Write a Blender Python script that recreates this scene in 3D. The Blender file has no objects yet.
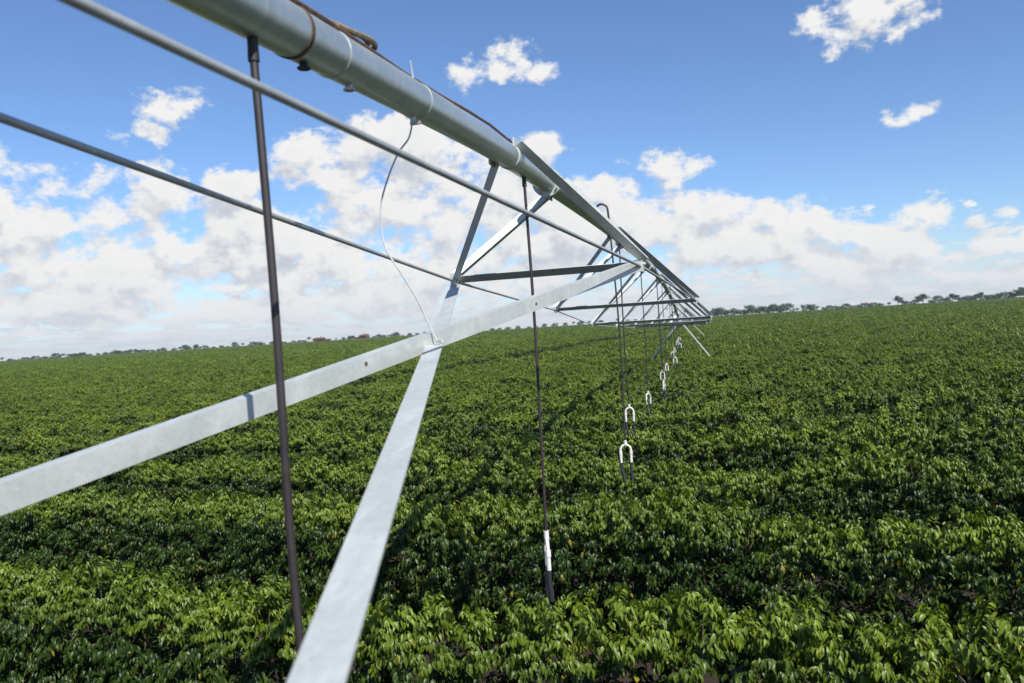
import bpy, math, random
import numpy as np
from mathutils import Vector, Matrix
random.seed(7)
rng = np.random.default_rng(11)
SC = bpy.context.scene
COL = SC.collection

# ---------------------------------------------------------------- camera
ZC = 3.95                                   # eye height above the soil at the tower
CAM = Vector((1.27, 0.0, ZC))
YAW, PITCH, ROLL = math.atan(194 / 800), math.radians(0.9), math.radians(3.6)
_fh = Vector((-math.sin(YAW), math.cos(YAW), 0)); _r = Vector((math.cos(YAW), math.sin(YAW), 0)); _z = Vector((0, 0, 1))
FW = _fh * math.cos(PITCH) - _z * math.sin(PITCH)
_u = _r.cross(FW)
RT = _r * math.cos(ROLL) - _u * math.sin(ROLL)
UP = _r * math.sin(ROLL) + _u * math.cos(ROLL)
cd = bpy.data.cameras.new('camera'); cam = bpy.data.objects.new('camera', cd); COL.objects.link(cam)
cam.matrix_world = Matrix(((RT.x, UP.x, -FW.x, CAM.x), (RT.y, UP.y, -FW.y, CAM.y), (RT.z, UP.z, -FW.z, CAM.z), (0, 0, 0, 1)))
cd.sensor_width = 36.0; cd.lens = 28.125; cd.clip_start = 0.02; cd.clip_end = 20000
cd.dof.use_dof = True; cd.dof.focus_distance = 7.5; cd.dof.aperture_fstop = 3.2
SC.camera = cam

def project(p):
    v = Vector(p) - CAM; d = v.dot(FW)
    if d < 0.1: return (-9999, -9999, d)
    return (512 + 800 * v.dot(RT) / d, 341.5 - 800 * v.dot(UP) / d, d)

# ---------------------------------------------------------------- sun, sky, exposure
SUN_EL = math.radians(44)
SUN_TO = Vector((math.sin(math.radians(42)) * math.cos(SUN_EL), -math.cos(math.radians(42)) * math.cos(SUN_EL), math.sin(SUN_EL)))
sd = bpy.data.lights.new('sun', 'SUN'); sd.energy = 4.9; sd.angle = math.radians(0.53); sd.color = (1.0, 0.955, 0.88)
sun = bpy.data.objects.new('sun', sd); COL.objects.link(sun)
sun.rotation_euler = (-SUN_TO).to_track_quat('-Z', 'Y').to_euler(); sun.location = (20, -20, 40)
SC.view_settings.view_transform = 'Standard'; SC.view_settings.look = 'None'
SC.view_settings.exposure = 0.40; SC.view_settings.gamma = 1.0; SC.view_settings.use_curve_mapping = False

# clouds: azimuth from +Y, elevation, half width, half height (degrees)
CLOUDS = [(-35.6, 15.8, 2.6, 1.9, 0.45), (-37.1, 14.1, 1.8, 0.9, 0.45), (-38.7, 13.5, 1.2, 0.7, 0.45), (-12.5, 18.5, 2.8, 1.8, 0.75), (-15.6, 17.5, 1.7, 1.3, 0.75),
 (-10.4, 17.5, 1.3, 0.9, 0.75), (11.2, 18.1, 3.6, 1.9), (13.6, 12.1, 1.7, 0.8, 0.45), (-1.9, 10.3, 2.2, 1.3), (7.7, 6.5, 0.7, 0.5, 0.45), (18.3, 5.1, 0.8, 0.5, 0.45),
 (-42.6, 8.2, 7.0, 3.3), (-44.9, 10.0, 3.0, 2.6), (-37.4, 8.8, 2.6, 2.7), (-40.0, 5.1, 6.7, 1.6), (-24.6, 11.3, 4.9, 4.0), (-27.6, 13.1, 1.8, 1.7),
 (-20.0, 12.9, 3.4, 2.4), (-16.7, 9.7, 6.4, 4.1), (-32.1, 8.8, 2.3, 2.8), (-30.0, 6.1, 5.4, 3.4), (-12.6, 6.6, 7.8, 5.2), (-11.9, 12.1, 2.4, 1.5),
 (-22.6, 5.1, 11.4, 3.5), (-5.4, 7.2, 3.5, 3.3), (-6.3, 9.5, 1.5, 1.1), (2.6, 4.8, 7.0, 2.7), (6.8, 4.0, 3.7, 2.1), (-0.7, 6.1, 3.4, 2.5),
 (11.9, 3.5, 4.2, 1.7), (14.0, 5.4, 1.7, 1.4), (14.7, 7.0, 1.4, 0.4, 0.45), (10.1, 2.5, 6.3, 1.3), (18.3, 3.4, 2.3, 0.8), (18.4, 1.4, 3.0, 0.8), (-43.0, 3.2, 8.8, 1.2), (-29.0, 2.6, 9.0, 1.3), (-37.0, 5.6, 4.0, 2.2)]
W = bpy.data.worlds.new('World'); SC.world = W; W.use_nodes = True
nt = W.node_tree; nt.nodes.clear(); L = nt.links.new
def nd(t, **kw):
    n = nt.nodes.new(t)
    for k, v in kw.items(): setattr(n, k, v)
    return n
def _in(n, i, v):
    if hasattr(v, 'is_linked') or isinstance(v, bpy.types.NodeSocket): L(v, n.inputs[i])
    else: n.inputs[i].default_value = v
def M(op, a, b=0.0, c=0.0, clamp=False):
    n = nd('ShaderNodeMath', operation=op, use_clamp=clamp); _in(n, 0, a); _in(n, 1, b); _in(n, 2, c); return n.outputs[0]
def V(op, a, b=(0, 0, 0), c=(0, 0, 0)):
    n = nd('ShaderNodeVectorMath', operation=op); _in(n, 0, a); _in(n, 1, b)
    if op == 'MULTIPLY_ADD': _in(n, 2, c)
    return n.outputs['Value'] if op in ('DOT_PRODUCT', 'LENGTH') else n.outputs[0]
def MR(v, a, b, c=0.0, d=1.0, typ='SMOOTHSTEP'):
    n = nd('ShaderNodeMapRange', interpolation_type=typ); _in(n, 0, v); _in(n, 1, a); _in(n, 2, b); _in(n, 3, c); _in(n, 4, d); return n.outputs[0]
def NZ(vec, scale, detail, rough, dist=0.0):
    n = nd('ShaderNodeTexNoise'); L(vec, n.inputs['Vector']); n.inputs['Scale'].default_value = scale
    n.inputs['Detail'].default_value = detail; n.inputs['Roughness'].default_value = rough; n.inputs['Distortion'].default_value = dist
    return n.outputs['Fac']
def MIXC(f, a, b):
    n = nd('ShaderNodeMix', data_type='RGBA'); _in(n, 0, f); _in(n, 6, a); _in(n, 7, b); return n.outputs[2]

sky = nd('ShaderNodeTexSky', sky_type='NISHITA', sun_disc=False)
sky.sun_elevation = SUN_EL; sky.sun_rotation = math.atan2(SUN_TO.x, SUN_TO.y); sky.altitude = 900
sky.air_density = 1.0; sky.dust_density = 0.8; sky.ozone_density = 2.5
tc = nd('ShaderNodeTexCoord').outputs['Generated']
D0 = V('NORMALIZE', tc)
sep = nd('ShaderNodeSeparateXYZ'); L(D0, sep.inputs[0])
AZ = M('MULTIPLY', M('ARCTAN2', sep.outputs[0], sep.outputs[1]), 57.29578)
EL = M('MULTIPLY', M('ARCSINE', sep.outputs[2]), 57.29578)
hyp = M('SQRT', M('ADD', M('MULTIPLY', sep.outputs[0], sep.outputs[0]), M('MULTIPLY', sep.outputs[1], sep.outputs[1])))

def comb(x, y, z):
    n = nd('ShaderNodeCombineXYZ'); _in(n, 0, x); _in(n, 1, y); _in(n, 2, z); return n.outputs[0]
def rest_of_sky(el, P):
    """the same kind of cumulus, left to chance, for the azimuths beyond the mapped ones"""
    side = MR(M('ABSOLUTE', M('ADD', AZ, 13.0)), 33.0, 42.0, -1.5, 0.0)
    return M('ADD', M('ADD', MR(el, 3.0, 13.0, 0.45, -0.65, 'LINEAR'), side), M('MULTIPLY', M('SUBTRACT', NZ(P, 3.2, 1.0, 0.5), 0.5), 1.6))
def cloud_density(daz, del_, detail):
    """big cumulus field, evaluated daz/del_ degrees away from the ray"""
    az = M('ADD', AZ, daz) if daz else AZ; el = M('ADD', EL, del_) if del_ else EL
    ar = M('MULTIPLY', az, 1 / 57.29578)
    P = comb(M('SINE', ar), M('COSINE', ar), M('MULTIPLY', el, 1.45 / 57.29578))
    A3 = comb(az, az, az); E3 = comb(el, el, el); best = None
    cl_ = CLOUDS + CLOUDS[:(-len(CLOUDS)) % 3]
    for i in range(0, len(cl_), 3):                      # three ellipses in one vector
        g3 = cl_[i:i + 3]
        qa = V('MULTIPLY_ADD', A3, [1 / c[2] for c in g3], [-c[0] / c[2] for c in g3])
        qe = V('MULTIPLY_ADD', E3, [1 / c[3] for c in g3], [-c[1] / c[3] for c in g3])
        d = V('MULTIPLY_ADD', qe, qe, V('MULTIPLY_ADD', qa, qa, [c[4] if len(c) > 4 else 0.0 for c in g3]))
        best = d if best is None else V('MINIMUM', best, d)
    sp = nd('ShaderNodeSeparateXYZ'); L(best, sp.inputs[0])
    b = M('MINIMUM', M('MINIMUM', sp.outputs[0], sp.outputs[1]), sp.outputs[2])
    e1 = M('MAXIMUM', MR(b, 0.0, 3.2, 0.60, -0.90, 'LINEAR'), rest_of_sky(el, P))
    base = M('ADD', e1, M('MULTIPLY', M('SUBTRACT', NZ(P, 9.0, 1.0, 0.5), 0.5), 1.2))
    soft = M('ADD', base, M('MULTIPLY', M('SUBTRACT', NZ(P, 22.0, 3.0, 0.62), 0.5), 2.5))
    if not detail: return soft
    return soft, M('ADD', base, M('MULTIPLY', M('SUBTRACT', NZ(P, 22.0, detail, 0.62), 0.5), 2.6))
def band_density(daz, del_, detail):
    """the far, flat layers low over the horizon"""
    ar = M('MULTIPLY', M('ADD', AZ, daz), 1 / 57.29578); el = M('ADD', EL, del_)
    lz = M('LOGARITHM', M('MAXIMUM', M('ADD', el, 1.6), 0.2), 2.718)
    P = comb(M('SINE', ar), M('COSINE', ar), M('MULTIPLY', lz, 0.30))
    n = NZ(P, 22.0, detail, 0.6)
    cov = MR(el, 1.5, 9.0, 0.16, -0.45, 'LINEAR')
    return M('ADD', M('MULTIPLY', M('SUBTRACT', n, 0.5), 2.4), cov)

SKYK = 10.0; SKYTINT = (1.22, 1.43, 1.70)
skyc = V('MULTIPLY', sky.outputs[0], SKYTINT)
# ---- far layers
b0 = band_density(0, 0, 6.0); b1 = band_density(0.25, 0.55, 3.0)
bsh = MR(M('SUBTRACT', b0, b1), -0.50, 0.42, 0.0, 1.0, 'LINEAR')
bcol = MIXC(bsh, (0.62 * SKYK, 0.67 * SKYK, 0.76 * SKYK, 1), (1.02 * SKYK, 1.02 * SKYK, 1.01 * SKYK, 1))
c1 = MIXC(M('MULTIPLY', MR(b0, -0.05, 0.20), 0.95), skyc, bcol)
# ---- big cumulus
ds, d0 = cloud_density(0, 0, 7.0); d1 = cloud_density(0.5, 1.25, 0)
sh = MR(M('ADD', M('SUBTRACT', ds, d1), M('MULTIPLY', M('SUBTRACT', d0, ds), 0.55)), -0.60, 0.30, 0.0, 1.0, 'SMOOTHSTEP')
deep = MR(d0, 0.15, 1.0, 1.0, 0.0, 'LINEAR')
sh2 = M('ADD', M('MULTIPLY', sh, 0.88), M('MULTIPLY', deep, 0.22), clamp=True)
ccol = MIXC(sh2, (0.60 * SKYK, 0.645 * SKYK, 0.735 * SKYK, 1), (1.0 * SKYK, 1.0 * SKYK, 0.99 * SKYK, 1))
# ---- pale air near the horizon
def over_sky(base):
    return MIXC(MR(d0, 0.0, 0.46), base, ccol)
hz = MR(EL, -0.3, 6.0, 0.60, 0.0, 'SMOOTHSTEP')
c3 = MIXC(hz, over_sky(c1), (0.84 * SKYK, 0.875 * SKYK, 0.93 * SKYK, 1))
def BG(c):
    n = nd('ShaderNodeBackground'); L(c, n.inputs[0]); n.inputs[1].default_value = 0.068; return n.outputs[0]
def MS(f, a, b):
    n = nd('ShaderNodeMixShader'); L(f, n.inputs[0]); L(a, n.inputs[1]); L(b, n.inputs[2]); return n.outputs[0]
mid_or_low = MS(M('LESS_THAN', EL, 9.5), BG(over_sky(skyc)), BG(c3))        # the far layers end below 9.5 degrees
wo = nd('ShaderNodeOutputWorld'); L(MS(M('LESS_THAN', EL, 24.0), BG(skyc), mid_or_low), wo.inputs[0])

W.cycles.sampling_method = 'MANUAL'; W.cycles.sample_map_resolution = 512
SC.render.engine = 'CYCLES'
SC.cycles.use_denoising = True
SC.cycles.max_bounces = 6; SC.cycles.diffuse_bounces = 3; SC.cycles.glossy_bounces = 3; SC.cycles.transmission_bounces = 3
SC.cycles.volume_bounces = 0; SC.cycles.transparent_max_bounces = 8
SC.cycles.sample_clamp_indirect = 6.0

# ---------------------------------------------------------------- materials
def material(name):
    m = bpy.data.materials.new(name); m.use_nodes = True
    t = m.node_tree; b = t.nodes['Principled BSDF']
    return m, t, b
def ramp(t, fac, stops):
    r = t.nodes.new('ShaderNodeValToRGB'); t.links.new(fac, r.inputs[0])
    e = r.color_ramp.elements
    while len(e) < len(stops): e.new(0.5)
    for el, (p, c) in zip(e, stops): el.position = p; el.color = (*c, 1)
    return r.outputs[0]
def noise(t, scale, detail=4, rough=0.5, coord='Object', stretch=None, dist=0.0):
    tcn = t.nodes.new('ShaderNodeTexCoord'); src = tcn.outputs[coord]
    if stretch:
        mp = t.nodes.new('ShaderNodeMapping'); mp.inputs['Scale'].default_value = stretch; t.links.new(src, mp.inputs[0]); src = mp.outputs[0]
    n = t.nodes.new('ShaderNodeTexNoise'); t.links.new(src, n.inputs['Vector'])
    n.inputs['Scale'].default_value = scale; n.inputs['Detail'].default_value = detail; n.inputs['Roughness'].default_value = rough; n.inputs['Distortion'].default_value = dist
    return n.outputs['Fac']
def mixrgb(t, f, a, b, mode='MIX'):
    n = t.nodes.new('ShaderNodeMix'); n.data_type = 'RGBA'; n.blend_type = mode
    for i, v in ((0, f), (6, a), (7, b)):
        if isinstance(v, bpy.types.NodeSocket): t.links.new(v, n.inputs[i])
        else: n.inputs[i].default_value = v
    return n.outputs[2]
def bump(t, b, h, strength, dist=0.01):
    n = t.nodes.new('ShaderNodeBump'); n.inputs['Strength'].default_value = strength; n.inputs['Distance'].default_value = dist
    t.links.new(h, n.inputs['Height']); t.links.new(n.outputs[0], b.inputs['Normal'])

def mat_galv(name, c0, c1, metal, r0, r1, dirt=(0.20, 0.17, 0.12), dirt_amt=0.35, stretch=None, streak=(1, 1, 1), lime=0.5):
    m, t, b = material(name)
    n1 = noise(t, 5, 8, 0.7); c = ramp(t, n1, [(0.2, c0), (0.8, c1)])
    n2 = noise(t, 3.5, 7, 0.7, stretch=stretch or (1, 1, 1))
    d = ramp(t, n2, [(0.52, (0, 0, 0)), (0.80, (dirt_amt,) * 3)])
    c = mixrgb(t, d, c, (*dirt, 1))
    v = t.nodes.new('ShaderNodeTexVoronoi'); v.inputs['Scale'].default_value = 90; v.feature = 'F1'
    tcn = t.nodes.new('ShaderNodeTexCoord'); t.links.new(tcn.outputs['Object'], v.inputs['Vector'])
    sp = t.nodes.new('ShaderNodeSeparateColor'); t.links.new(v.outputs['Color'], sp.inputs[0])
    sc = t.nodes.new('ShaderNodeMapRange'); t.links.new(sp.outputs[0], sc.inputs[0]); sc.inputs[3].default_value = 0.95; sc.inputs[4].default_value = 1.04
    c = mixrgb(t, 1.0, c, sc.outputs[0], 'MULTIPLY')
    n3 = noise(t, 2.2, 8, 0.72, stretch=streak)               # pale lime and drip stains
    st = ramp(t, n3, [(0.50, (0, 0, 0)), (0.66, (lime,) * 3)])
    c = mixrgb(t, st, c, (0.70, 0.71, 0.68, 1))
    n4 = noise(t, 60, 3, 0.6); sp4 = ramp(t, n4, [(0.66, (0, 0, 0)), (0.74, (.35,) * 3)])
    c = mixrgb(t, sp4, c, (0.26, 0.24, 0.20, 1))
    t.links.new(c, b.inputs['Base Color']); b.inputs['Metallic'].default_value = metal
    rr = t.nodes.new('ShaderNodeMapRange'); t.links.new(n2, rr.inputs[0]); rr.inputs[1].default_value = 0.3; rr.inputs[2].default_value = 0.7
    rr.inputs[3].default_value = r0; rr.inputs[4].default_value = r1; t.links.new(rr.outputs[0], b.inputs['Roughness'])
    bump(t, b, n1, 0.08, 0.004)
    return m
M_PIPE = mat_galv('galvanised_pipe_steel', (0.50, 0.55, 0.53), (0.62, 0.67, 0.645), 0.80, 0.34, 0.5, stretch=(1, 0.5, 1), streak=(.5, 9, .5), lime=0.55)
M_STEEL = mat_galv('galvanised_angle_steel', (0.45, 0.48, 0.46), (0.57, 0.60, 0.575), 0.35, 0.45, 0.62, dirt_amt=0.28, streak=(5, 1.2, 2), lime=0.6)
M_ROD = mat_galv('galvanised_rod_steel', (0.36, 0.385, 0.38), (0.46, 0.48, 0.47), 0.5, 0.42, 0.6, dirt_amt=0.25)
def mat_plain(name, c, rough, metal=0.0, var=0.25, scale=20, spec=0.5):
    m, t, b = material(name)
    n1 = noise(t, scale, 5, 0.6)
    col = ramp(t, n1, [(0.3, tuple(x * (1 - var) for x in c)), (0.7, tuple(min(1, x * (1 + var)) for x in c))])
    t.links.new(col, b.inputs['Base Color']); b.inputs['Roughness'].default_value = rough; b.inputs['Metallic'].default_value = metal
    b.inputs['Specular IOR Level'].default_value = spec
    return m
M_HOSE = mat_plain('brown_black_hose_rubber', (0.030, 0.025, 0.026), 0.5)
M_CABLE = mat_plain('rusty_brown_cable', (0.10, 0.058, 0.036), 0.75, var=0.5, scale=30)
M_WEBBING = mat_plain('weathered_cable_wrap', (0.20, 0.16, 0.10), 0.85, var=0.4, scale=45)
M_WHITE = mat_plain('white_plastic', (0.62, 0.60, 0.55), 0.45, var=0.10)
M_SOCK = mat_plain('dark_blue_black_sock', (0.018, 0.020, 0.028), 0.7, var=0.4)
M_RUBBER = mat_plain('black_gasket_rubber', (0.022, 0.021, 0.02), 0.6)
M_TUBE = mat_plain('pale_grey_tube', (0.46, 0.47, 0.47), 0.3, var=0.15)
M_TYRE = mat_plain('dusty_tyre_rubber', (0.05, 0.04, 0.033), 0.85)
M_BOLT = mat_plain('zinc_bolt', (0.45, 0.44, 0.42), 0.45, 0.6)

def mat_leaf(name, dark, mid, young, rough=0.42):
    m, t, b = material(name)
    at = t.nodes.new('ShaderNodeAttribute'); at.attribute_name = 'tint'
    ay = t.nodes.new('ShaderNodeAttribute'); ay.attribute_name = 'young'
    oi = t.nodes.new('ShaderNodeObjectInfo')
    c = ramp(t, at.outputs['Fac'], [(0.0, dark), (0.55, mid), (0.975, tuple(x * 1.3 for x in mid)), (0.994, (0.24, 0.19, 0.02))])
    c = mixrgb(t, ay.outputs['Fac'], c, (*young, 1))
    hs = t.nodes.new('ShaderNodeHueSaturation')
    mr = t.nodes.new('ShaderNodeMapRange'); t.links.new(oi.outputs['Random'], mr.inputs[0]); mr.inputs[3].default_value = 0.80; mr.inputs[4].default_value = 1.2
    t.links.new(mr.outputs[0], hs.inputs['Value'])
    mh = t.nodes.new('ShaderNodeMapRange'); t.links.new(oi.outputs['Random'], mh.inputs[0]); mh.inputs[3].default_value = 0.508; mh.inputs[4].default_value = 0.490
    t.links.new(mh.outputs[0], hs.inputs['Hue']); t.links.new(c, hs.inputs['Color'])
    c = hs.outputs[0]
    t.links.new(c, b.inputs['Base Color']); b.inputs['Roughness'].default_value = rough; b.inputs['Specular IOR Level'].default_value = 0.36
    tr = t.nodes.new('ShaderNodeBsdfTranslucent')
    tcol = mixrgb(t, 1.0, c, (1.5, 1.5, 0.5, 1), 'MULTIPLY'); t.links.new(tcol, tr.inputs[0])
    mx = t.nodes.new('ShaderNodeMixShader'); mx.inputs[0].default_value = 0.16
    t.links.new(b.outputs[0], mx.inputs[1]); t.links.new(tr.outputs[0], mx.inputs[2])
    t.links.new(mx.outputs[0], t.nodes['Material Output'].inputs[0])
    return m
M_LEAF = mat_leaf('glossy_coffee_leaf', (0.014, 0.031, 0.005), (0.034, 0.064, 0.008), (0.140, 0.200, 0.016))  # fresh-leaf tone also paints sunlit tops; the dark base deepens shaded sides
M_TREE = mat_leaf('tree_leaf', (0.030, 0.050, 0.018), (0.050, 0.078, 0.028), (0.07, 0.10, 0.03), 0.6)
M_TREE_BROWN = mat_leaf('rust_brown_leaf', (0.12, 0.036, 0.025), (0.20, 0.055, 0.036), (0.15, 0.06, 0.03), 0.7)
M_BARK = mat_plain('grey_brown_bark', (0.06, 0.048, 0.036), 0.9, var=0.35)

m, t, b = material('reddish_soil')
n1 = noise(t, 0.9, 8, 0.65); n2 = noise(t, 14, 6, 0.7)
c = ramp(t, n1, [(0.3, (0.026, 0.017, 0.011)), (0.7, (0.050, 0.031, 0.019))])
c2_ = ramp(t, n2, [(0.35, (0.35, 0.35, 0.35)), (0.7, (1.15, 1.1, 1.0))])
c = mixrgb(t, 1.0, c, c2_, 'MULTIPLY')
t.links.new(c, b.inputs['Base Color']); b.inputs['Roughness'].default_value = 0.95; bump(t, b, n2, 0.6, 0.05)
M_SOIL = m
m, t, b = material('far_pasture')
n1 = noise(t, 0.02, 6, 0.6); c = ramp(t, n1, [(0.35, (0.045, 0.075, 0.02)), (0.65, (0.075, 0.105, 0.03))])
t.links.new(c, b.inputs['Base Color']); b.inputs['Roughness'].default_value = 0.95
M_FAR = m

# ---------------------------------------------------------------- helpers
class MB:
    def __init__(s): s.v = []; s.f = []
    def add(s, vs, fs):
        o = len(s.v); s.v += [tuple(x) for x in vs]; s.f += [tuple(i + o for i in f) for f in fs]; return s
    def box(s, c, size, rot=None):
        hx, hy, hz = (q / 2 for q in size); c = Vector(c)
        vs = [Vector((x, y, z)) for x in (-hx, hx) for y in (-hy, hy) for z in (-hz, hz)]
        if rot: vs = [rot @ v for v in vs]
        return s.add([v + c for v in vs], [(0, 1, 3, 2), (4, 6, 7, 5), (0, 4, 5, 1), (2, 3, 7, 6), (0, 2, 6, 4), (1, 5, 7, 3)])
    def tube(s, pts, rad, seg=12, cap=True):
        pts = [Vector(p) for p in pts]; n = len(pts)
        rad = rad if isinstance(rad, (list, tuple)) else [rad] * n
        tan = [(pts[min(i + 1, n - 1)] - pts[max(i - 1, 0)]).normalized() for i in range(n)]
        a = Vector((0, 0, 1)) if abs(tan[0].z) < 0.9 else Vector((1, 0, 0))
        x = tan[0].cross(a).normalized(); vs = []; fs = []
        for i in range(n):
            x = (x - tan[i] * x.dot(tan[i])).normalized(); y = tan[i].cross(x)
            for k in range(seg):
                q = 2 * math.pi * k / seg; vs.append(pts[i] + (x * math.cos(q) + y * math.sin(q)) * rad[i])
        for i in range(n - 1):
            for k in range(seg):
                k2 = (k + 1) % seg; fs.append((i * seg + k, i * seg + k2, (i + 1) * seg + k2, (i + 1) * seg + k))
        if cap: fs.append(tuple(range(seg - 1, -1, -1))); fs.append(tuple((n - 1) * seg + k for k in range(seg)))
        return s.add(vs, fs)
    def prism(s, p0, p1, profile, xax, yax):
        """extrude a closed 2-D profile from p0 to p1"""
        p0, p1 = Vector(p0), Vector(p1); n = len(profile)
        vs = [p + xax * a + yax * b_ for p in (p0, p1) for (a, b_) in profile]
        fs = [(i, (i + 1) % n, n + (i + 1) % n, n + i) for i in range(n)] + [tuple(range(n - 1, -1, -1)), tuple(range(n, 2 * n))]
        return s.add(vs, fs)
    def mesh(s, name, mat, smooth=False):
        me = bpy.data.meshes.new(name); me.from_pydata(s.v, [], s.f); me.materials.append(mat)
        if smooth:
            me.polygons.foreach_set('use_smooth', [True] * len(me.polygons))
            try: me.set_sharp_from_angle(angle=math.radians(44))
            except Exception: pass
        me.update(); return me
    def build(s, name, mat, parent=None, smooth=False):
        return obj(name, s.mesh(name, mat, smooth), parent)
def obj(name, me, parent=None, loc=None):
    o = bpy.data.objects.new(name, me); COL.objects.link(o)
    if parent is not None: o.parent = parent
    if loc is not None: o.location = loc
    return o
def tag(o, label=None, cat=None, group=None, kind=None):
    if label: o['label'] = label
    if cat: o['category'] = cat
    if group: o['group'] = group
    if kind: o['kind'] = kind
    return o
def thing(name, label, cat, loc=(0, 0, 0), group=None):
    o = bpy.data.objects.new(name, None); COL.objects.link(o); o.location = loc; o.empty_display_size = 0.2
    return tag(o, label, cat, group)
def sstep(a, b_, x):
    q = min(1, max(0, (x - a) / (b_ - a))); return q * q * (3 - 2 * q)
def ground_z(x, y):
    return -0.25 * (sstep(16, 56, y) - sstep(72, 170, y)) + 2.1 * sstep(150, 620, y) + 0.05 * math.sin(x * 0.21 + 1) * math.sin(y * 0.17)
ONES = ['', 'first', 'second', 'third', 'fourth', 'fifth', 'sixth', 'seventh', 'eighth', 'ninth', 'tenth', 'eleventh', 'twelfth', 'thirteenth',
        'fourteenth', 'fifteenth', 'sixteenth', 'seventeenth', 'eighteenth', 'nineteenth']
TENS = ['', '', 'twent', 'thirt', 'fort', 'fift', 'sixt', 'sevent', 'eight', 'ninet']
def ordinal(n):
    if n < 20: return ONES[n]
    a, b_ = divmod(n, 10)
    return TENS[a] + ('ieth' if b_ == 0 else 'y-' + ONES[b_])

# ---------------------------------------------------------------- ground
xs = sorted(set([-2600, -1800, -1200, -800, -560, -400, -300, -220] + list(range(-160, 100, 4)) + [120, 160, 220, 300, 420, 600, 900, 1400, 2000]))
ys = sorted(set([-400, -200, -100, -50, -25] + list(range(-12, 200, 4)) + list(range(200, 660, 20)) + [700, 800, 1000, 1300, 1700, 2300, 3200, 5000]))
g = MB(); nx = len(xs)
g.v = [(x, y, ground_z(x, y)) for y in ys for x in xs]
g.f = [(j * nx + i, j * nx + i + 1, (j + 1) * nx + i + 1, (j + 1) * nx + i) for j in range(len(ys) - 1) for i in range(nx - 1)]
go = g.build('ground', M_SOIL, smooth=True); tag(go, 'reddish brown soil under the coffee rows', kind='structure')
go.data.materials.append(M_FAR)
for p in go.data.polygons:
    if p.center.y > 630: p.material_index = 1

# ---------------------------------------------------------------- coffee bushes
LT = np.array([[0, 0, 0], [.32, .5, .10], [.32, 0, 0], [.32, -.5, .10], [.68, .40, .02], [.68, 0, -.05], [.68, -.40, .02], [1, 0, -.22]])
LF = [(0, 2, 1), (0, 3, 2), (1, 2, 5, 4), (2, 3, 6, 5), (4, 5, 7), (5, 6, 7)]
def leaves_mesh(name, base, dirs, lens, wid, tint, young, mat, rg):
    """one mesh of many folded, drooping leaves"""
    n = len(base)
    d = dirs / np.linalg.norm(dirs, axis=1, keepdims=True)
    up = np.tile(np.array([0, 0, 1.0]), (n, 1)) + rg.normal(0, .35, (n, 3))
    s = np.cross(up, d); s /= np.linalg.norm(s, axis=1, keepdims=True) + 1e-9
    nn = np.cross(d, s)
    k = lens[:, None]; w = (lens * wid * rg.uniform(.8, 1.2, n))[:, None]; curl = rg.uniform(-.02, .62, (n, 1))
    V_ = np.zeros((n, 8, 3))
    for i, (a, b_, c_) in enumerate(LT):
        V_[:, i] = base + d * k * a + s * w * b_ + nn * k * (c_ - curl * a * a)
    V_ = V_.reshape(-1, 3)
    fl = np.array([v for f in LF for v in f]); tot = np.array([len(f) for f in LF])
    loops = (np.arange(n)[:, None] * 8 + fl[None]).ravel(); lt = np.tile(tot, n); ls = np.concatenate([[0], np.cumsum(lt)[:-1]])
    me = bpy.data.meshes.new(name)
    me.vertices.add(n * 8); me.vertices.foreach_set('co', V_.ravel())
    me.loops.add(len(loops)); me.loops.foreach_set('vertex_index', loops.astype(np.int32))
    me.polygons.add(n * 6); me.polygons.foreach_set('loop_start', ls.astype(np.int32)); me.polygons.foreach_set('loop_total', lt.astype(np.int32))
    me.polygons.foreach_set('use_smooth', np.ones(n * 6, dtype=bool))
    me.update(calc_edges=True)
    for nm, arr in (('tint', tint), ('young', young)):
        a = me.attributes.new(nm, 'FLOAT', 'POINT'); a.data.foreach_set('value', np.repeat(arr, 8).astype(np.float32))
    me.materials.append(mat)
    return me
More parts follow.
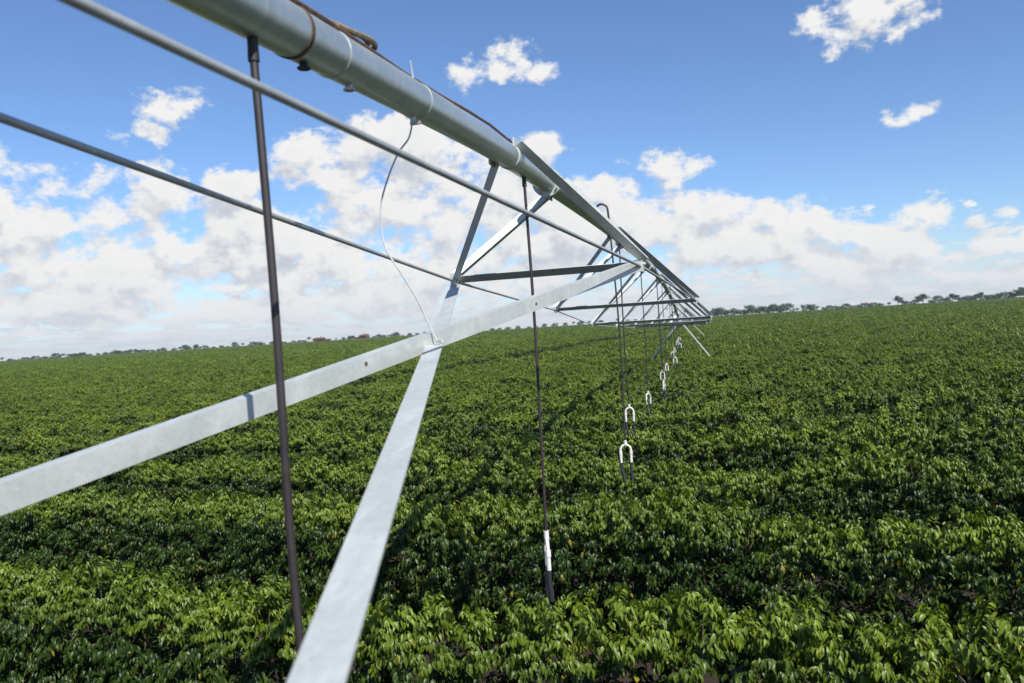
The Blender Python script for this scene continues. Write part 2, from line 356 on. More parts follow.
def coffee_leaves(seed, nclump, shoots, pairs, leaf, ninner, young_lit_k=1.0):
    """leaf bases and directions of one coffee bush in the hedge: drooping leaf tufts at the branch ends, older leaves inside"""
    rg = np.random.default_rng(seed); B = []; D = []; Y = []; K = []
    ax, by, z0, c, p = .82, .64, .60, 1.18, 2.5
    lump = rg.normal(0, 1, (18, 3)); lump /= np.linalg.norm(lump, axis=1, keepdims=True); la = rg.uniform(.03, .24, 18)
    def surf(v):
        if v[2] < 0:                                     # the skirt hangs straight down
            r = min(1 / math.hypot(v[0] / ax, v[1] / by), .62 / max(.01, -v[2]))
        else: r = (abs(v[0] / ax) ** p + abs(v[1] / by) ** p + abs(v[2] / c) ** p) ** (-1 / p)
        g_ = np.exp(-((1 - lump @ v) / .045)) @ la
        return r * min(1.10, .86 + .8 * g_)
    pts = []; C_ = np.zeros((0, 3)); tries = 0
    md = .30 * math.sqrt(56 / nclump)
    while len(pts) < nclump and tries < 9000:
        tries += 1
        v = rg.normal(0, 1, 3); v /= np.linalg.norm(v)
        P = v * surf(v)
        if P[2] < -.56: continue
        if abs(v[0]) > .80 and rg.uniform() < .7: continue
        m_ = md * (.80 if P[2] > .75 else 1.0)
        if len(C_) and np.min(np.sum((C_ - P) ** 2, axis=1)) < m_ * m_: continue
        pts.append((P, v)); C_ = np.vstack([C_, P])
    for P, v in pts:                                      # a clump: several arching branch ends, leaf pairs hanging from each
        N = np.sign(v) * np.array([abs(P[0] / ax) ** 1.7 / ax, abs(P[1] / by) ** 1.7 / by, max(0, P[2] / c) ** 1.7 / c]); N /= np.linalg.norm(N) + 1e-9
        P = P * rg.uniform(.94, 1.05) + np.array([0, 0, z0])
        top = max(0.0, N[2]); yb = rg.uniform(0, 1)
        for sh_ in range(shoots):
            t = N * .80 + np.array([0, 0, .42]) + rg.normal(0, .36, 3); t /= np.linalg.norm(t)
            hor = np.array([t[0], t[1], 0.0]); hn = np.linalg.norm(hor)
            if hn < .2: a_ = rg.uniform(0, 6.28); hor = np.array([math.cos(a_), math.sin(a_), 0])
            else: hor = hor / hn
            side = np.array([-hor[1], hor[0], 0.0])
            q = P - N * .12 + rg.normal(0, .025, 3); e = t.copy(); stp = .25 * rg.uniform(.8, 1.15) / pairs
            for k in range(pairs):
                f = (k + .5) / pairs
                for s_ in (-1, 1):
                    dr = e * (.30 + .75 * f * f) + side * s_ * rg.uniform(.45, .95) * (1 - .35 * f) + np.array([0, 0, -rg.uniform(.45, 1.15)]) + rg.normal(0, .13, 3)
                    B.append(q + rg.normal(0, .006, 3)); D.append(dr)
                    K.append(leaf * rg.uniform(.85, 1.2) * (1.0 - .42 * f ** 3))
                    Y.append(min(1.0, young_lit_k * (.45 + .55 * f) * (top > .45) * min(1.0, max(0.0, top * 3.0 - 1.1)) * (.68 + .38 * yb)))  # fresh-leaf tone confined to upward clumps, painting lit tops against dark sides
                q = q + e * stp; e = e + np.array([0, 0, -.34 * 5 / pairs]); e /= np.linalg.norm(e)
    for i in range(ninner):
        v = rg.normal(0, 1, 3); v /= np.linalg.norm(v); P = v * surf(v) * rg.uniform(.30, .62); P[2] = max(P[2], -.64)
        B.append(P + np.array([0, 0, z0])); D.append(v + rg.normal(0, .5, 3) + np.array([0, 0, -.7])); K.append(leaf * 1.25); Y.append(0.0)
    B = np.array(B); D = np.array(D); n = len(B)
    return B, D, np.array(K), rg.uniform(0, 1, n), np.array(Y), rg
def bush_mesh(name, seed, nclump, shoots, pairs, leaf, ninner, wid, young_lit_k=1.0):
    B, D, K, T, Y, rg = coffee_leaves(seed, nclump, shoots, pairs, leaf, ninner, young_lit_k)
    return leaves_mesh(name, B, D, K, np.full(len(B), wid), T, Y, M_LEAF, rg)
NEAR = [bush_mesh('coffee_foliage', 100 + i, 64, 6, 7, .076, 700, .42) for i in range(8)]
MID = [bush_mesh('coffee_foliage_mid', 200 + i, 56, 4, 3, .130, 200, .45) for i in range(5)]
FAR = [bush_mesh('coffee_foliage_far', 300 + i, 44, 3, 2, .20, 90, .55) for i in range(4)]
STEMS = []
for i in range(3):
    mb = MB(); rg = random.Random(i)
    mb.tube([(0, 0, -.06), (.01, .01, .4), (rg.uniform(-.04, .04), rg.uniform(-.04, .04), 1.0), (rg.uniform(-.06, .06), 0, 1.5)], [.026, .020, .012, .005], 6)
    for k in range(9):
        a = k * 2.4; h = .25 + k * .13; l = .5 - .04 * k
        mb.tube([(0, 0, h), (l * .5 * math.cos(a), l * .5 * math.sin(a), h + .12), (l * math.cos(a), l * math.sin(a), h + .06)], [.010, .007, .003], 4)
    STEMS.append(mb.mesh('stem', M_BARK, True))

ROW_DY, ROW0, SLOPE = 3.5, 6.20, -0.17
def in_lane(x, y):                     # the track that cuts through the rows on the left
    if 40 < y < 330:
        xc = -19.5 + (y - 60) * 0.075
        if abs(x - xc) < 2.4: return True
    return False
bushes = []                            # (row, x, y, z, scale)
BS = 0.62
for k in range(-2, 190):
    yk = ROW0 + ROW_DY * k
    ymax = yk
    x0 = -(yk + 3) * 1.16 - 4; x1 = (yk + 3) * 0.46 + 4
    st = BS if yk < 70 else (.9 if yk < 220 else 2.0)
    n = int((x1 - x0) / st); off = random.uniform(0, st)
    for i in range(n):
        x = x0 + off + i * st + random.gauss(0, .07)
        yc = yk + SLOPE * x * (1.0 if abs(x) < 60 else 60 / abs(x))
        if yc < -6: continue
        y = yc + random.gauss(0, .08) + .16 * math.sin(x * .9 + k * 1.7)
        if in_lane(x, y): continue
        if random.random() < (0.012 if yk > 14 else 0.0): continue
        und = .99 + .03 * math.sin(x * .55 + k * 2.1) + .025 * math.sin(x * 1.7 + k)
        bushes.append((k, x, y, ground_z(x, y), und * random.uniform(.93, 1.05)))
vis = {}
for i, (k, x, y, z, s) in enumerate(bushes):
    if k < 0 or y < 2: continue
    px, py, d = project((x, y, z + 1.35 * s))
    qx, qy, qd = project((x, y, z + 1.78 * s))
    if -12 < px < 1036 and qy < 690: vis.setdefault(k, []).append((px, i))
solo = set(); n_solo = 0; rown = 0
for k in sorted(vis):
    if n_solo + len(vis[k]) > 300: break
    rown += 1; n_solo += len(vis[k])
    for j, (px, i) in enumerate(sorted(vis[k])):
        _, x, y, z, s = bushes[i]; solo.add(i)
        rowname = 'the row nearest the camera' if rown == 1 else 'the %s row from the camera' % ordinal(rown)
        tone = 'leafy green coffee bush'
        o = thing('coffee_bush', '%s, %s from the left in %s' % (tone, ordinal(j + 1), rowname), 'coffee bush', (x, y, z), 'coffee bushes in the near rows')
        o.rotation_euler.z = math.atan(SLOPE) + random.choice([0, math.pi]) + random.gauss(0, .08); o.scale = (s * random.uniform(.96, 1.06), s * random.uniform(.94, 1.05), s)
        f = obj('foliage', NEAR[(i * 5 + j) % len(NEAR)], o)
        obj('stem', STEMS[i % 3], o)
print('solo bushes', n_solo, 'rows', rown, 'all', len(bushes))

def scatter(name, meshes, pts, label):
    """one object: points that carry turned and scaled copies of the meshes"""
    src = bpy.data.collections.new(name + '_source')
    for i, me in enumerate(meshes):
        o = bpy.data.objects.new('source_%02d' % i, me); src.objects.link(o)
    me = bpy.data.meshes.new(name); me.from_pydata([p[:3] for p in pts], [], [])
    a = me.attributes.new('size', 'FLOAT', 'POINT'); a.data.foreach_set('value', [p[3] for p in pts])
    a = me.attributes.new('wide', 'FLOAT', 'POINT'); a.data.foreach_set('value', [p[4] for p in pts])
    a = me.attributes.new('turn', 'FLOAT_VECTOR', 'POINT'); a.data.foreach_set('vector', [q for p in pts for q in (0, 0, math.atan(SLOPE) + random.choice([0, math.pi]) + random.gauss(0, .08))])
    o = obj(name, me); tag(o, label, kind='stuff')
    ng = bpy.data.node_groups.new(name, 'GeometryNodeTree')
    ng.interface.new_socket('Geometry', in_out='INPUT', socket_type='NodeSocketGeometry'); ng.interface.new_socket('Geometry', in_out='OUTPUT', socket_type='NodeSocketGeometry')
    N = ng.nodes.new; K = ng.links.new
    gi, gout = N('NodeGroupInput'), N('NodeGroupOutput')
    ci = N('GeometryNodeCollectionInfo'); ci.inputs['Collection'].default_value = src; ci.inputs['Separate Children'].default_value = True; ci.inputs['Reset Children'].default_value = True
    ip = N('GeometryNodeInstanceOnPoints'); ip.inputs['Pick Instance'].default_value = True
    rv = N('GeometryNodeInputNamedAttribute'); rv.data_type = 'FLOAT_VECTOR'; rv.inputs['Name'].default_value = 'turn'
    ri = N('FunctionNodeRandomValue'); ri.data_type = 'INT'; ri.inputs[4].default_value = 0; ri.inputs[5].default_value = len(meshes) - 1
    sa, sw = N('GeometryNodeInputNamedAttribute'), N('GeometryNodeInputNamedAttribute')
    sa.data_type = 'FLOAT'; sa.inputs['Name'].default_value = 'size'; sw.data_type = 'FLOAT'; sw.inputs['Name'].default_value = 'wide'
    cx = N('ShaderNodeCombineXYZ'); K(sw.outputs[0], cx.inputs[0]); K(sw.outputs[0], cx.inputs[1]); K(sa.outputs[0], cx.inputs[2])
    K(gi.outputs[0], ip.inputs['Points']); K(ci.outputs[0], ip.inputs['Instance']); K(rv.outputs[0], ip.inputs['Rotation'])
    K([q for q in ri.outputs if q.type == 'INT'][0], ip.inputs['Instance Index']); K(cx.outputs[0], ip.inputs['Scale']); K(ip.outputs[0], gout.inputs[0])
    md = o.modifiers.new('scatter', 'NODES'); md.node_group = ng
    return o
rest = [b_ for i, b_ in enumerate(bushes) if i not in solo]
sets = [[], [], []]
for (k, x, y, z, s) in rest:
    if y > 20 or k < 0 or True:
        d = math.hypot(x - CAM.x, y)
        wd = s if y < 95 else (s * 1.12 if y < 220 else s * 1.5)
        sets[0 if d < 62 else (1 if d < 150 else 2)].append((x, y, z, s, wd))
scatter('coffee_rows', NEAR, sets[0], 'coffee hedgerows in the middle distance')
scatter('coffee_rows_far', MID, sets[1], 'coffee hedgerows further back in the field')
scatter('coffee_rows_horizon', FAR, sets[2], 'coffee hedgerows running to the horizon')

# ---------------------------------------------------------------- the irrigation machine
def angle_bar(p0, p1, side, w=.06, t=.006, w2=None):
    """L-section: a top flange towards `side` and a web hanging below its root; p0-p1 is the root edge"""
    p0, p1 = Vector(p0), Vector(p1); d = (p1 - p0).normalized(); side = Vector(side)
    s = (side - d * side.dot(d)).normalized(); dn = d.cross(s).normalized()
    if dn.z > 0: dn = -dn
    w2 = w2 or w
    return MB().prism(p0, p1, [(0, 0), (w, 0), (w, t), (t, t), (t, w2), (0, w2)], s, dn)

def angle2(p0, p1, u, v, w, t=.006):
    """L-section whose two flanges leave the root edge p0-p1 towards u and v"""
    p0, p1 = Vector(p0), Vector(p1); d = (p1 - p0).normalized(); u = Vector(u); v = Vector(v)
    u = (u - d * u.dot(d)).normalized(); v = v - d * v.dot(d); v = (v - u * v.dot(u)).normalized()
    return MB().prism(p0, p1, [(0, 0), (w, 0), (w, t), (t, t), (t, w), (0, w)], u, v)
CAMBER = [(-8, .20), (-.3, .83), (1.9, .985), (3.5, 1.10), (5.2, 1.20), (7.7, 1.285), (12, 1.37), (18, 1.42), (25, 1.40), (33, 1.22), (42, .82), (55, 0.0), (62, -.5)]
def camber_z(y):
    for i in range(1, len(CAMBER) - 2):
        if y <= CAMBER[i + 1][0] or i == len(CAMBER) - 3:
            (xa, a), (x0, p0), (x1, p1), (xb, b_) = CAMBER[i - 1:i + 3]
            h = x1 - x0; q = (y - x0) / h; m0 = (p1 - a) / (x1 - xa) * h; m1 = (b_ - p0) / (xb - x0) * h
            return (2 * q ** 3 - 3 * q * q + 1) * p0 + (q ** 3 - 2 * q * q + q) * m0 + (-2 * q ** 3 + 3 * q * q) * p1 + (q ** 3 - q * q) * m1
class Span:
    def __init__(s, a, b, za, zb, xa, xb, camber, bays):
        s.a, s.b, s.za, s.zb, s.xa, s.xb, s.c, s.n = a, b, za, zb, xa, xb, camber, bays
    def p(s, y, dx=0, dz=0):
        f = (y - s.a) / (s.b - s.a); g_ = 4 * f * (1 - f)
        z = s.za + (s.zb - s.za) * f + s.c * g_ if s.c else ZC + camber_z(y)
        return Vector((s.xa + (s.xb - s.xa) * f * f + dx, y, z + dz))
PR = .084
TWR1, TWR2, TWR3 = -0.3, 55.0, 110.0
S1 = Span(TWR1, TWR2, ZC + .83, ZC + .0, 0, -.45, 0, 8)
S2 = Span(TWR2, TWR3, ZC + .0, ZC + .35, -.45, -1.4, .85, 8)
# lower truss nodes of the near span: half width, height relative to the eye
NODES1 = {1: (.80, .44), 2: (1.18, .27), 3: (1.48, -.03), 4: (1.55, -.16), 5: (1.50, -.26), 6: (1.22, -.33), 7: (.82, -.30)}
def node(span, k, sgn, tbl=None):
    y = span.a + (span.b - span.a) * k / span.n
    if tbl: w, z = tbl[k]; z += ZC
    else:
        f = k / span.n; w = .55 + 1.05 * (1 - abs(2 * f - 1)) ** .6; z = span.p(y).z - w * .95
    return Vector((span.p(y).x + sgn * w, y, z))

def build_span(span, label, tbl, detail):
    root = thing('irrigation_span', label, 'irrigation span', (span.xa, span.a, ground_z(span.xa, span.a)))
    off = -Vector(root.location)
    def put(mb, name, mat, parent=None, smooth=False):
        mb.v = [tuple(Vector(v) + off) for v in mb.v]
        return mb.build(name, mat, parent or root, smooth)
    n = 110 if detail else 40
    ys_ = [span.a + (span.b - span.a) * i / n for i in range(n + 1)]
    pipe = put(MB().tube([span.p(y) for y in ys_], PR, 28 if detail else 12), 'pipe', M_PIPE, smooth=True)
    def ring(y, rad, ln, name, mat):
        q0, q1 = span.p(y - ln / 2), span.p(y + ln / 2)
        put(MB().tube([q0, q1], rad, 28 if detail else 12), name, mat, pipe, True)
    L_ = (span.b - span.a) / span.n
    for k in range(1, span.n):
        y = span.a + L_ * k + .32
        ring(y - .018, .128, .014, 'flange', M_STEEL); ring(y + .018, .128, .014, 'flange', M_STEEL); ring(y, .112, .020, 'gasket', M_RUBBER)
        if detail:
            for q in range(8):
                a_ = q * math.pi / 4 + .2; dx, dz = .110 * math.cos(a_), .110 * math.sin(a_)
                put(MB().tube([span.p(y - .048, dx, dz), span.p(y + .048, dx, dz)], .010, 6), 'flange_bolt', M_BOLT, pipe)
    if detail:
        for y, mt in ((2.42, M_CABLE), (2.72, M_PIPE), (3.62, M_PIPE)): ring(y, PR + .0035, .018, 'band', mt)
        for y in (2.50, 2.86):
            put(MB().tube([span.p(y, 0, -.07), span.p(y, 0, -.098)], .016, 8).tube([span.p(y, 0, -.098), span.p(y, 0, -.106)], .023, 6), 'outlet_plug', M_RUBBER if y < 2.6 else M_BOLT, pipe)
        put(MB().tube([span.p(3.46, .05, .06), span.p(3.42, .055, .135)], .0035, 6), 'wire_tie', M_WHITE, pipe)
        # clamp on the first truss
        for y in (5.50, 7.05): ring(y, PR + .006, .05, 'strut_clamp', M_STEEL)
        put(MB().box(span.p(5.53, -.01, PR + .016), (.05, .05, .045)), 'clamp_bolt', M_RUBBER, pipe)
    for sg in (-1, 1):
        nd_ = [span.p(span.a, sg * .15, -.20)] + [node(span, k, sg, tbl) for k in range(1, span.n)] + [span.p(span.b, sg * .15, -.29)]
        for k in range(span.n):
            put(MB().tube([nd_[k], nd_[k + 1]], .0118, 10), 'truss_rod', M_ROD, smooth=True)
        for k in range(1, span.n):
            q = nd_[k]; y = q.y
            for dy in (-1.35, .80):
                top = span.p(y + dy + (.22 if sg > 0 and dy < 0 else 0), sg * .05, -.045 if sg < 0 else .06)
                dd = (q - top).normalized()
                if sg < 0 and dy > 0: u_, v_ = Vector((-.2, .45, .9)), Vector((-.5, .6, -.5))
                else:
                    nf = Vector((-.62, -.7, -.35)) if sg < 0 else Vector((.15, -.6, -.8)); nf = (nf - dd * nf.dot(dd)).normalized()
                    u_, v_ = dd.cross(nf), -nf
                    if (u_.z < 0) == (sg > 0): u_ = -u_
                put(angle2(top, q + Vector((0, dy * .035, .03)), u_, v_, .062 if sg < 0 else .07), 'strut', M_STEEL)
                put(MB().box(top + Vector((sg * .012, 0, .0)), (.012, .14, .10)), 'strut_plate', M_STEEL)
            put(MB().box(q + Vector((0, 0, .012)), (.03, .15, .11)), 'gusset', M_STEEL)
            put(MB().tube([q + Vector((-.035, 0, .02)), q + Vector((.035, 0, .02))], .016, 6), 'gusset_bolt', M_BOLT)
    for k in range(1, span.n):
        q0, q1 = node(span, k, -1, tbl) + Vector((.02, .03, .035)), node(span, k, 1, tbl) + Vector((-.02, .03, .035))
        put(angle2(q0 + Vector((0, 0, -.05)), q1 + Vector((0, 0, -.05)), (0, -.75, .66), (0, .75, .66), .082), 'crossbar', M_STEEL)
    return root, put
span1, put1 = build_span(S1, 'galvanised steel irrigation span whose long pipe sweeps overhead from upper left', NODES1, True)
span2, put2 = build_span(S2, 'distant irrigation span beyond the far A-frame tower', None, False)

# crossed braces from the near tower to the first truss
N1, N1p = Vector((-.80, 6.6, ZC + .425)), Vector((.80, 6.6, ZC + .455))
E1, E2 = Vector((-.560, 1.72, ZC - .365)), Vector((.716, 1.0, ZC - .473))
dB1 = (N1p - E1).normalized(); dB2 = (N1 - E2).normalized()
A1 = E1 - dB1 * 1.9; A2 = E2 - dB2 * 1.0
hB = .083
def bar_vertical(p0, p1, away, w_web, w_fl, t=.007):
    """web upright, centred on p0-p1, flange along the top pointing `away`"""
    up = Vector((0, 0, w_web / 2))
    return angle_bar(Vector(p0) + up, Vector(p1) + up, away, w_fl, t, w_web)
put1(bar_vertical(A1, N1p, (-1, .2, 0), hB, .06), 'brace', M_STEEL)
def bar_flat(p0, p1, w, t=.007, w_web=.06):
    p0, p1 = Vector(p0), Vector(p1); d = (p1 - p0).normalized(); s = d.cross(Vector((0, 0, 1))).normalized()   # points right
    return angle_bar(p0 - s * w / 2, p1 - s * w / 2, s, w, t, w_web)
put1(bar_flat(A2, N1 + Vector((0, 0, -.01)), .083), 'brace', M_STEEL)
X = Vector((0.0, 3.66, ZC - .045))
put1(MB().tube([X + Vector((-.03, 0, -.02)), X + Vector((.028, -.01, -.005))], .011, 8).tube([X + Vector((.012, 0, -.006)), X + Vector((.026, -.008, -.006))], .021, 6), 'brace_bolt', M_BOLT)
for (P_, d_) in ((N1p, dB1), (N1, dB2)):
    for q_ in (.10, .17):
        c_ = P_ - d_ * q_; a_ = Vector((1, -.25, 0)).normalized() if P_ is N1p else Vector((0, -.17, .98))
        o_ = Vector((0, 0, .01)) if P_ is N1p else Vector((0, 0, .03))
        put1(MB().tube([c_ + o_ - a_ * .01, c_ + o_ + a_ * .016], .013, 6), 'brace_bolt', M_BOLT)
for f_, dz in ((.62, .0), (.30, .01)):
    q = E1.lerp(N1p, f_) + Vector((0, 0, dz)); nn_ = dB1.cross(Vector((0, 0, 1))).normalized()
    put1(MB().tube([q - nn_ * .01, q + nn_ * .004], .009, 8), 'brace_hole_bolt', M_CABLE)

# ---- towers
def build_tower(y, x, ztop, label, half=3.3):
    gz = ground_z(x, y); root = thing('drive_tower', label, 'drive tower', (x, y, gz))
    H = ztop - gz
    apex = H
    for sg in (-1, 1):
        for dy in (-.16, .16):
            d0, d1 = Vector((sg * .14, dy * .5, apex)), Vector((sg * half, dy, .52))
            angle_bar(d0, d1, (0, -1 if dy > 0 else 1, 0), .075, .007).build('leg', M_STEEL, root)
        angle_bar((sg * half * .47, -.12, H * .55), (sg * half * .47, .12, H * .55), (0, 0, 1), .05).build('leg_tie', M_STEEL, root)
        w = MB()                                           # wheel at each end of the base beam
        pr = [(.30, -.14), (.56, -.15), (.64, -.11), (.66, 0), (.64, .11), (.56, .15), (.30, .14)]
        ws = []; fs = []; sgm = 28; n = len(pr)
        for k in range(sgm):
            a = 2 * math.pi * k / sgm
            rr = 1.0 if k % 2 else .955
            for (r_, o_) in pr: ws.append((sg * half + r_ * (rr if r_ > .5 else 1) * math.cos(a), o_, .60 + r_ * (rr if r_ > .5 else 1) * math.sin(a)))
        for k in range(sgm):
            for j in range(n): fs.append((k * n + j, k * n + (j + 1) % n, ((k + 1) % sgm) * n + (j + 1) % n, ((k + 1) % sgm) * n + j))
        w.add(ws, fs); wh = w.build('wheel', M_TYRE, root, True)
        MB().tube([(sg * half, -.10, .60), (sg * half, .10, .60)], .30, 20).build('rim', M_STEEL, wh, True)
    MB().tube([(-half + .35, 0, .62), (half - .35, 0, .62)], .075, 12).build('base_beam', M_PIPE, root, True)
    MB().box((0, 0, .84), (.34, .28, .30)).build('gear_motor', M_STEEL, root)
    MB().box((0, 0, apex + .02), (.38, .24, .14)).build('saddle', M_STEEL, root)
    return root
build_tower(TWR1 - .25, 0, ZC + .66, 'galvanised steel tower the two crossed braces run back to', 3.0)
build_tower(TWR2, -.45, ZC - .16, 'pale A-frame drive tower straddling the coffee rows at the far end of the pipe', 2.7)
build_tower(TWR3, -1.4, ZC + .19, 'tiny drive tower behind the pale A-frame tower', 3.5)

# ---- cables on the pipe
pts = []
for i in range(120):
    y = -0.2 + i * .46
    pts.append(S1.p(y, .030 + .012 * math.sin(i * 1.3), PR + .006 + .006 * math.sin(i * .7)))
cb = MB().tube(pts, .0085, 8).build('control_cable', M_CABLE, smooth=True)
tag(cb, 'rusty brown control cable lying along the top of the overhead pipe', 'cable')
pts = []
for i in range(60):
    y = -0.2 + i * .09
    pts.append(S1.p(y, .052 + .008 * math.sin(i * .9), PR - .012 + .005 * math.sin(i * .5)))
lp = MB()
for dz, dx in ((.012, .01), (.028, -.02)):
    q = []
    for i in range(24):
        a = math.pi * 2 * i / 23
        q.append(S1.p(2.93 + .17 * math.cos(a), .005 + dx + .028 * math.sin(a), PR + .018 + dz + .008 * math.sin(a * 2)))
    lp.tube(q, .012, 8)
cl = lp.build('cable_coil', M_WEBBING, smooth=True); tag(cl, 'small weathered coil of cable on top of the near pipe', 'cable coil')

# ---- thin drain tube that hangs from the pipe to the crossing of the braces
ctrl = [S1.p(3.56, 0, -.085), Vector((-.03, 3.57, ZC + .93)), Vector((-.10, 3.6, ZC + .87)), Vector((-.16, 3.6, ZC + .76)), Vector((-.204, 3.6, ZC + .64)), Vector((-.212, 3.6, ZC + .53)), Vector((-.195, 3.6, ZC + .42)),
        Vector((-.13, 3.61, ZC + .30)), Vector((-.07, 3.63, ZC + .18)), Vector((-.03, 3.65, ZC + .07)), Vector((.012, 3.66, ZC - .035))]
def smooth_path(c, n=6):
    o = []
    for i in range(len(c) - 1):
        p0, p1, p2, p3 = c[max(i - 1, 0)], c[i], c[i + 1], c[min(i + 2, len(c) - 1)]
        for j in range(n):
            q = j / n; o.append(.5 * ((2 * p1) + (p2 - p0) * q + (2 * p0 - 5 * p1 + 4 * p2 - p3) * q * q + (3 * p1 - p0 - 3 * p2 + p3) * q ** 3))
    return o + [c[-1]]
dt = thing('drain_tube', 'thin pale grey tube drooping from the pipe to where the braces cross', 'tube', S1.p(3.56, 0, -.085))
o_ = -Vector(dt.location)
MB().tube([p + o_ for p in smooth_path(ctrl)], .0045, 8).build('tube', M_TUBE, dt, True)
MB().tube([Vector((0, 0, .02)), Vector((0, 0, -.03))], .014, 8).box((.012, 0, -.03), (.05, .018, .014)).build('drain_valve', M_BOLT, dt)

# ---- drop hoses with double drag socks
def drop(i, y, bottom, label, twist, mode):
    top = S1.p(y, 0, -PR + .004) if mode == 0 else S1.p(y, 0, PR)
    hx = 0.0 if mode == 0 else .20
    foot = Vector((S1.p(y).x + hx + (.045 if i == 0 else 0), y, bottom))
    root = thing('drop_hose', label, 'drop hose', foot, 'drop hoses hanging from the pipe')
    q = lambda p: Vector(p) - foot
    tz = bottom + .50                                     # where the hose meets the white tee
    if mode == 0:
        MB().tube([q(top), q(top - Vector((0, 0, .05)))], .0165, 10).tube([q(top - Vector((0, 0, .045))), q(top - Vector((0, 0, .075)))], .0175, 10).build('hose_barb', M_RUBBER, root, True)
        path = [top - Vector((0, 0, .06)), Vector(((top.x * 2 + foot.x) / 3 + .012 * math.sin(i * 1.7), y, (top.z * 2 + tz) / 3)), Vector(((top.x + foot.x * 2) / 3 - .014 * math.cos(i * 2.3), y, (top.z + tz * 2) / 3)), Vector((foot.x, y, tz - .04))]
    else:
        gn = [top, top + Vector((0, 0, .05)), top + Vector((.02, 0, .075)), top + Vector((.075, 0, .10)), top + Vector((.13, 0, .075)), top + Vector((.155, 0, .03)), top + Vector((.165, 0, -.12))]
        MB().tube([q(p) for p in smooth_path(gn, 4)], .014, 10).build('gooseneck', M_RUBBER, root, True)
        e = top + Vector((.165, 0, -.12))
        path = [e, Vector((foot.x + .014 * math.sin(i), y, (e.z + tz) / 2)), Vector((foot.x, y, tz - .04))]
    MB().tube([q(p) for p in smooth_path(path, 6)], .0130 if i == 0 else .0112, 10).build('hose', M_HOSE, root, True)
    R_ = .066; c, s = math.cos(twist), math.sin(twist)
    def l(a, z, b_=0): return Vector((a * c - b_ * s, a * s + b_ * c, z))
    f = MB(); f.tube([l(0, .50), l(0, .44)], .020, 10)
    arc = [l(-R_, .34)] + [l(-R_ * math.cos(math.pi * k / 12), .375 + R_ * math.sin(math.pi * k / 12)) for k in range(13)] + [l(R_, .34)]
    f.tube(arc, .0145, 10); f.build('white_tee', M_WHITE, root, True)
    for sg in (-1, 1):
        u = MB().tube([l(sg * R_, .365), l(sg * R_, .318)], .0215, 10).build('collar', M_WHITE, root, True)
        tl = .007 * sg
        MB().tube([l(sg * R_, .322), l(sg * R_ * .96, .20)], .0175, 10).build('outlet_tube', M_WHITE, root, True)
        MB().tube([l(sg * R_ * .96, .215), l(sg * R_ * .9, .12, .006), l(sg * R_ * .8 + .01, .05, tl), l(sg * R_ * .75 + .015, -.03, tl)], [.0185, .020, .0215, .019], 10).build('drag_sock', M_SOCK, root, True)
    return root
hose_y = [2.18, 5.98, 10.3, 13.25, 17.9, 21.2, 24.9, 28.4, 31.9, 35.4, 38.9, 42.4, 45.9, 49.4, 52.9]
hl = ['nearest thick dark drop hose passing in front of the long brace', 'second drop hose, its white fitting and black sock hanging before the nearest bushes',
      'third drop hose, hung from a gooseneck, with a large white inverted U fitting', 'fourth drop hose, just behind the largest white inverted U fitting']
for i, y in enumerate(hose_y):
    lab = hl[i] if i < 4 else '%s drop hose from the camera in the receding line' % ordinal(i + 1)
    bz = ZC - 2.06 + .40 * sstep(22, 52, y)
    if i == 0: bz = ZC - 1.95
    if i == 2: bz = ZC - 2.02
    if i == 3: bz = ZC - 1.86
    tw = [0.3, 1.86, 0.15, 0.25, .9, 1.3, .4, .9, .1, .5, 1.2, .3, .8, .2, .5][i]
    drop(i, y, bz, lab, tw, 1 if i in (2, 5, 8, 11) else 0)

# ---------------------------------------------------------------- trees on the horizon
def tree_meshes(seed, h, w, trunk_f, nl, size):
    rg = np.random.default_rng(seed); rr = random.Random(seed)
    mb = MB(); th = h * trunk_f
    mb.tube([(0, 0, -.2), (rr.uniform(-.1, .1), 0, th), (rr.uniform(-.3, .3), rr.uniform(-.3, .3), h * .75)], [h * .028, h * .02, h * .008], 6)
    C = []
    for k in range(9):
        a = k * 2.4 + rr.uniform(-.4, .4); f = rr.uniform(.25, 1); z = th + (h - th) * rr.uniform(.15, .95)
        e = Vector((w * .5 * f * math.cos(a), w * .5 * f * math.sin(a), z)); C.append((e, rr.uniform(.16, .30) * w))
        mb.tube([(0, 0, th * .9 + (z - th) * .3), tuple(e)], [h * .010, h * .004], 4)
    C.append((Vector((0, 0, h * .9)), .25 * w))
    per = nl // len(C); B = []; D = []
    for c, r_ in C:
        v = rg.normal(0, 1, (per, 3)); v /= np.linalg.norm(v, axis=1, keepdims=True)
        rad = r_ * rg.uniform(.45, 1.1, (per, 1)); p = np.array(c) + v * rad * np.array([1, 1, .72]); B.append(p); D.append(v + rg.normal(0, .6, (per, 3)))
    B = np.concatenate(B); D = np.concatenate(D); n = len(B)
    tr = mb.mesh('trunk', M_BARK, True)
    return tr, lambda mat: leaves_mesh('crown', B, D, size * rg.uniform(.6, 1.2, n), np.full(n, .6), rg.uniform(0, .95, n), rg.uniform(0, .4, n), mat, rg)
KINDS = []
for i, (h, w, tf, nl, sz) in enumerate([(9, 8, .22, 900, .9), (11, 7, .30, 900, .9), (7, 6.5, .2, 700, .8), (10, 5, .45, 420, .75), (13, 9, .35, 800, .9)]):
    tr, cf = tree_meshes(40 + i, h, w, tf, nl, sz); KINDS.append((tr, cf(M_TREE)))
_tr, _cf = tree_meshes(60, 4.5, 7, .12, 600, .7); BROWN = (_tr, _cf(M_TREE_BROWN))
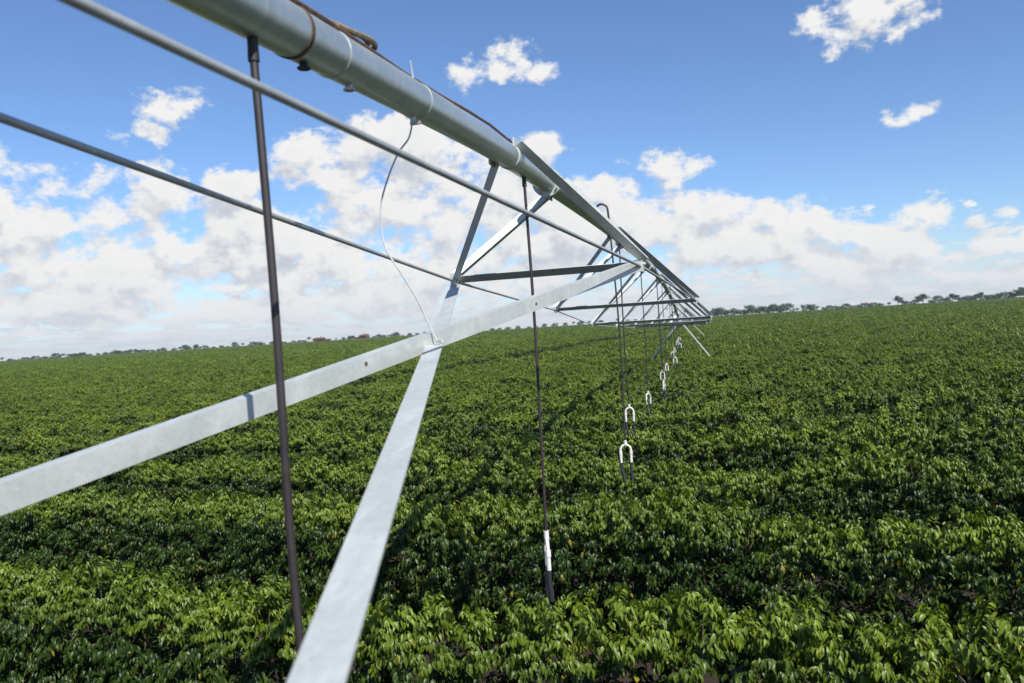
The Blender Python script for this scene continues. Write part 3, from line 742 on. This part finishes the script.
def at_az(px, dist):
    """place on the ground in the direction seen at photo column px, far away"""
    d = FW + RT * ((px - 512) / 800) - UP * ((328 - 341.5 + (512 - px) * .063) / 800)
    q = Vector((d.x, d.y)).normalized() * dist
    return CAM.x + q.x, q.y
def tree(px, dist, kind, sc, name, label, group, pair=None):
    x, y = at_az(px, dist); tr, cr = pair or KINDS[kind]
    o = thing(name, label, 'tree' if name != 'brown_shrub' else 'shrub', (x, y, ground_z(x, y)), group)
    o.rotation_euler.z = random.uniform(0, 6.28); w_ = random.uniform(1.2, 1.75); o.scale = (sc * w_, sc * w_, sc)
    obj('trunk', tr, o); obj('crown', cr, o)
rt = random.Random(21)
left = []
px = 2
while px < 470:
    if not (165 < px < 172 or 262 < px < 268): left.append(px)
    px += rt.choice([rt.uniform(3.5, 5), rt.uniform(4.5, 8)])
for j, px in enumerate(left):
    tree(px, rt.uniform(900, 1050), rt.choice([0, 2, 3, 0, 2]), rt.choice([rt.uniform(.3, .55), rt.uniform(.5, .8)]), 'savanna_tree', 'hazy far tree, %s from the left end of the left tree line' % ordinal(j + 1), 'far trees on the left horizon')
mid = [q + rt.uniform(-2, 2) for q in range(492, 640, 9)]
for j, px in enumerate(mid):
    tree(px, rt.uniform(950, 1100), rt.choice([0, 2, 3]), rt.uniform(.35, .7), 'savanna_tree', 'hazy far tree, %s from the left in the line behind the truss' % ordinal(j + 1), 'far trees behind the truss')
wood = [714, 721, 727, 734, 745, 752, 760, 767, 773, 780, 786]
for j, px in enumerate(wood):
    tree(px, rt.uniform(660, 720), rt.choice([0, 0, 2]), rt.uniform(.75, 1.0), 'leafy_tree', 'round green tree, %s from the left in the clump beside the truss end' % ordinal(j + 1), 'clump of trees by the end of the truss')
right = [797, 809, 812, 817, 824, 830, 836, 841, 852, 846, 858, 866, 872, 880, 889, 898, 905, 914, 923, 931, 938, 947, 953, 960, 966, 973, 980, 986, 992, 998, 1004, 1013, 1020, 1024]
for j, px in enumerate(right):
    big = 1.25 if px in (1020, 1024) else (1.0 if px > 890 else (.75 if px not in (809, 812) else 1.1))
    tree(px, rt.uniform(690, 740), rt.choice([0, 0, 1, 2, 2]) if px > 890 else rt.choice([2, 3, 0]), big * rt.uniform(.5, .8), 'leafy_tree', 'dark tree, %s from the left along the right horizon' % ordinal(j + 1), 'trees along the right horizon')
tree(320, 700, 0, 1.0, 'brown_shrub', 'reddish brown shrub, left one of two on the left horizon', 'reddish shrubs', BROWN)
tree(363, 700, 0, 1.1, 'brown_shrub', 'reddish brown shrub, right one of two on the left horizon', 'reddish shrubs', BROWN)
# pale reddish bank of bare earth in front of the clump
mb = MB(); x0, y0 = at_az(729, 645); x1, y1 = at_az(785, 645); nb = 22; vs = []; fs = []
for i in range(nb + 1):
    f = i / nb; cx_, cy_ = x0 + (x1 - x0) * f, y0 + (y1 - y0) * f; hh = 1.9 * (math.sin(math.pi * f) ** .5) * (1 + .25 * math.sin(i * 1.9)) + .05
    gz = ground_z(cx_, cy_)
    for (dy, hz_) in ((-7, -.1), (-3, .6 * hh), (0, hh), (4, .7 * hh), (9, -.1)): vs.append((cx_, cy_ + dy, gz + hz_))
for i in range(nb):
    for k in range(4): fs.append((i * 5 + k, i * 5 + 5 + k, i * 5 + 6 + k, i * 5 + k + 1))
mb.add(vs, fs); eb = mb.build('earth_bank', mat_plain('pale_red_earth', (0.24, 0.155, 0.115), .95, var=.25, scale=.4), smooth=True)
tag(eb, 'pale reddish bank of bare earth in front of the far clump of trees', kind='structure')

# ---------------------------------------------------------------- air
m = bpy.data.materials.new('pale_haze'); m.use_nodes = True; t = m.node_tree; t.nodes.clear()
pv = t.nodes.new('ShaderNodeVolumePrincipled'); pv.inputs['Color'].default_value = (0.80, 0.88, 1.0, 1); pv.inputs['Density'].default_value = 0.00017; pv.inputs['Anisotropy'].default_value = 0.3
mo = t.nodes.new('ShaderNodeOutputMaterial'); t.links.new(pv.outputs[0], mo.inputs['Volume'])
hb = MB().box((0, 650, 12), (5600, 1500, 30)).build('haze', m); tag(hb, 'thin pale blue air over the field', kind='stuff')
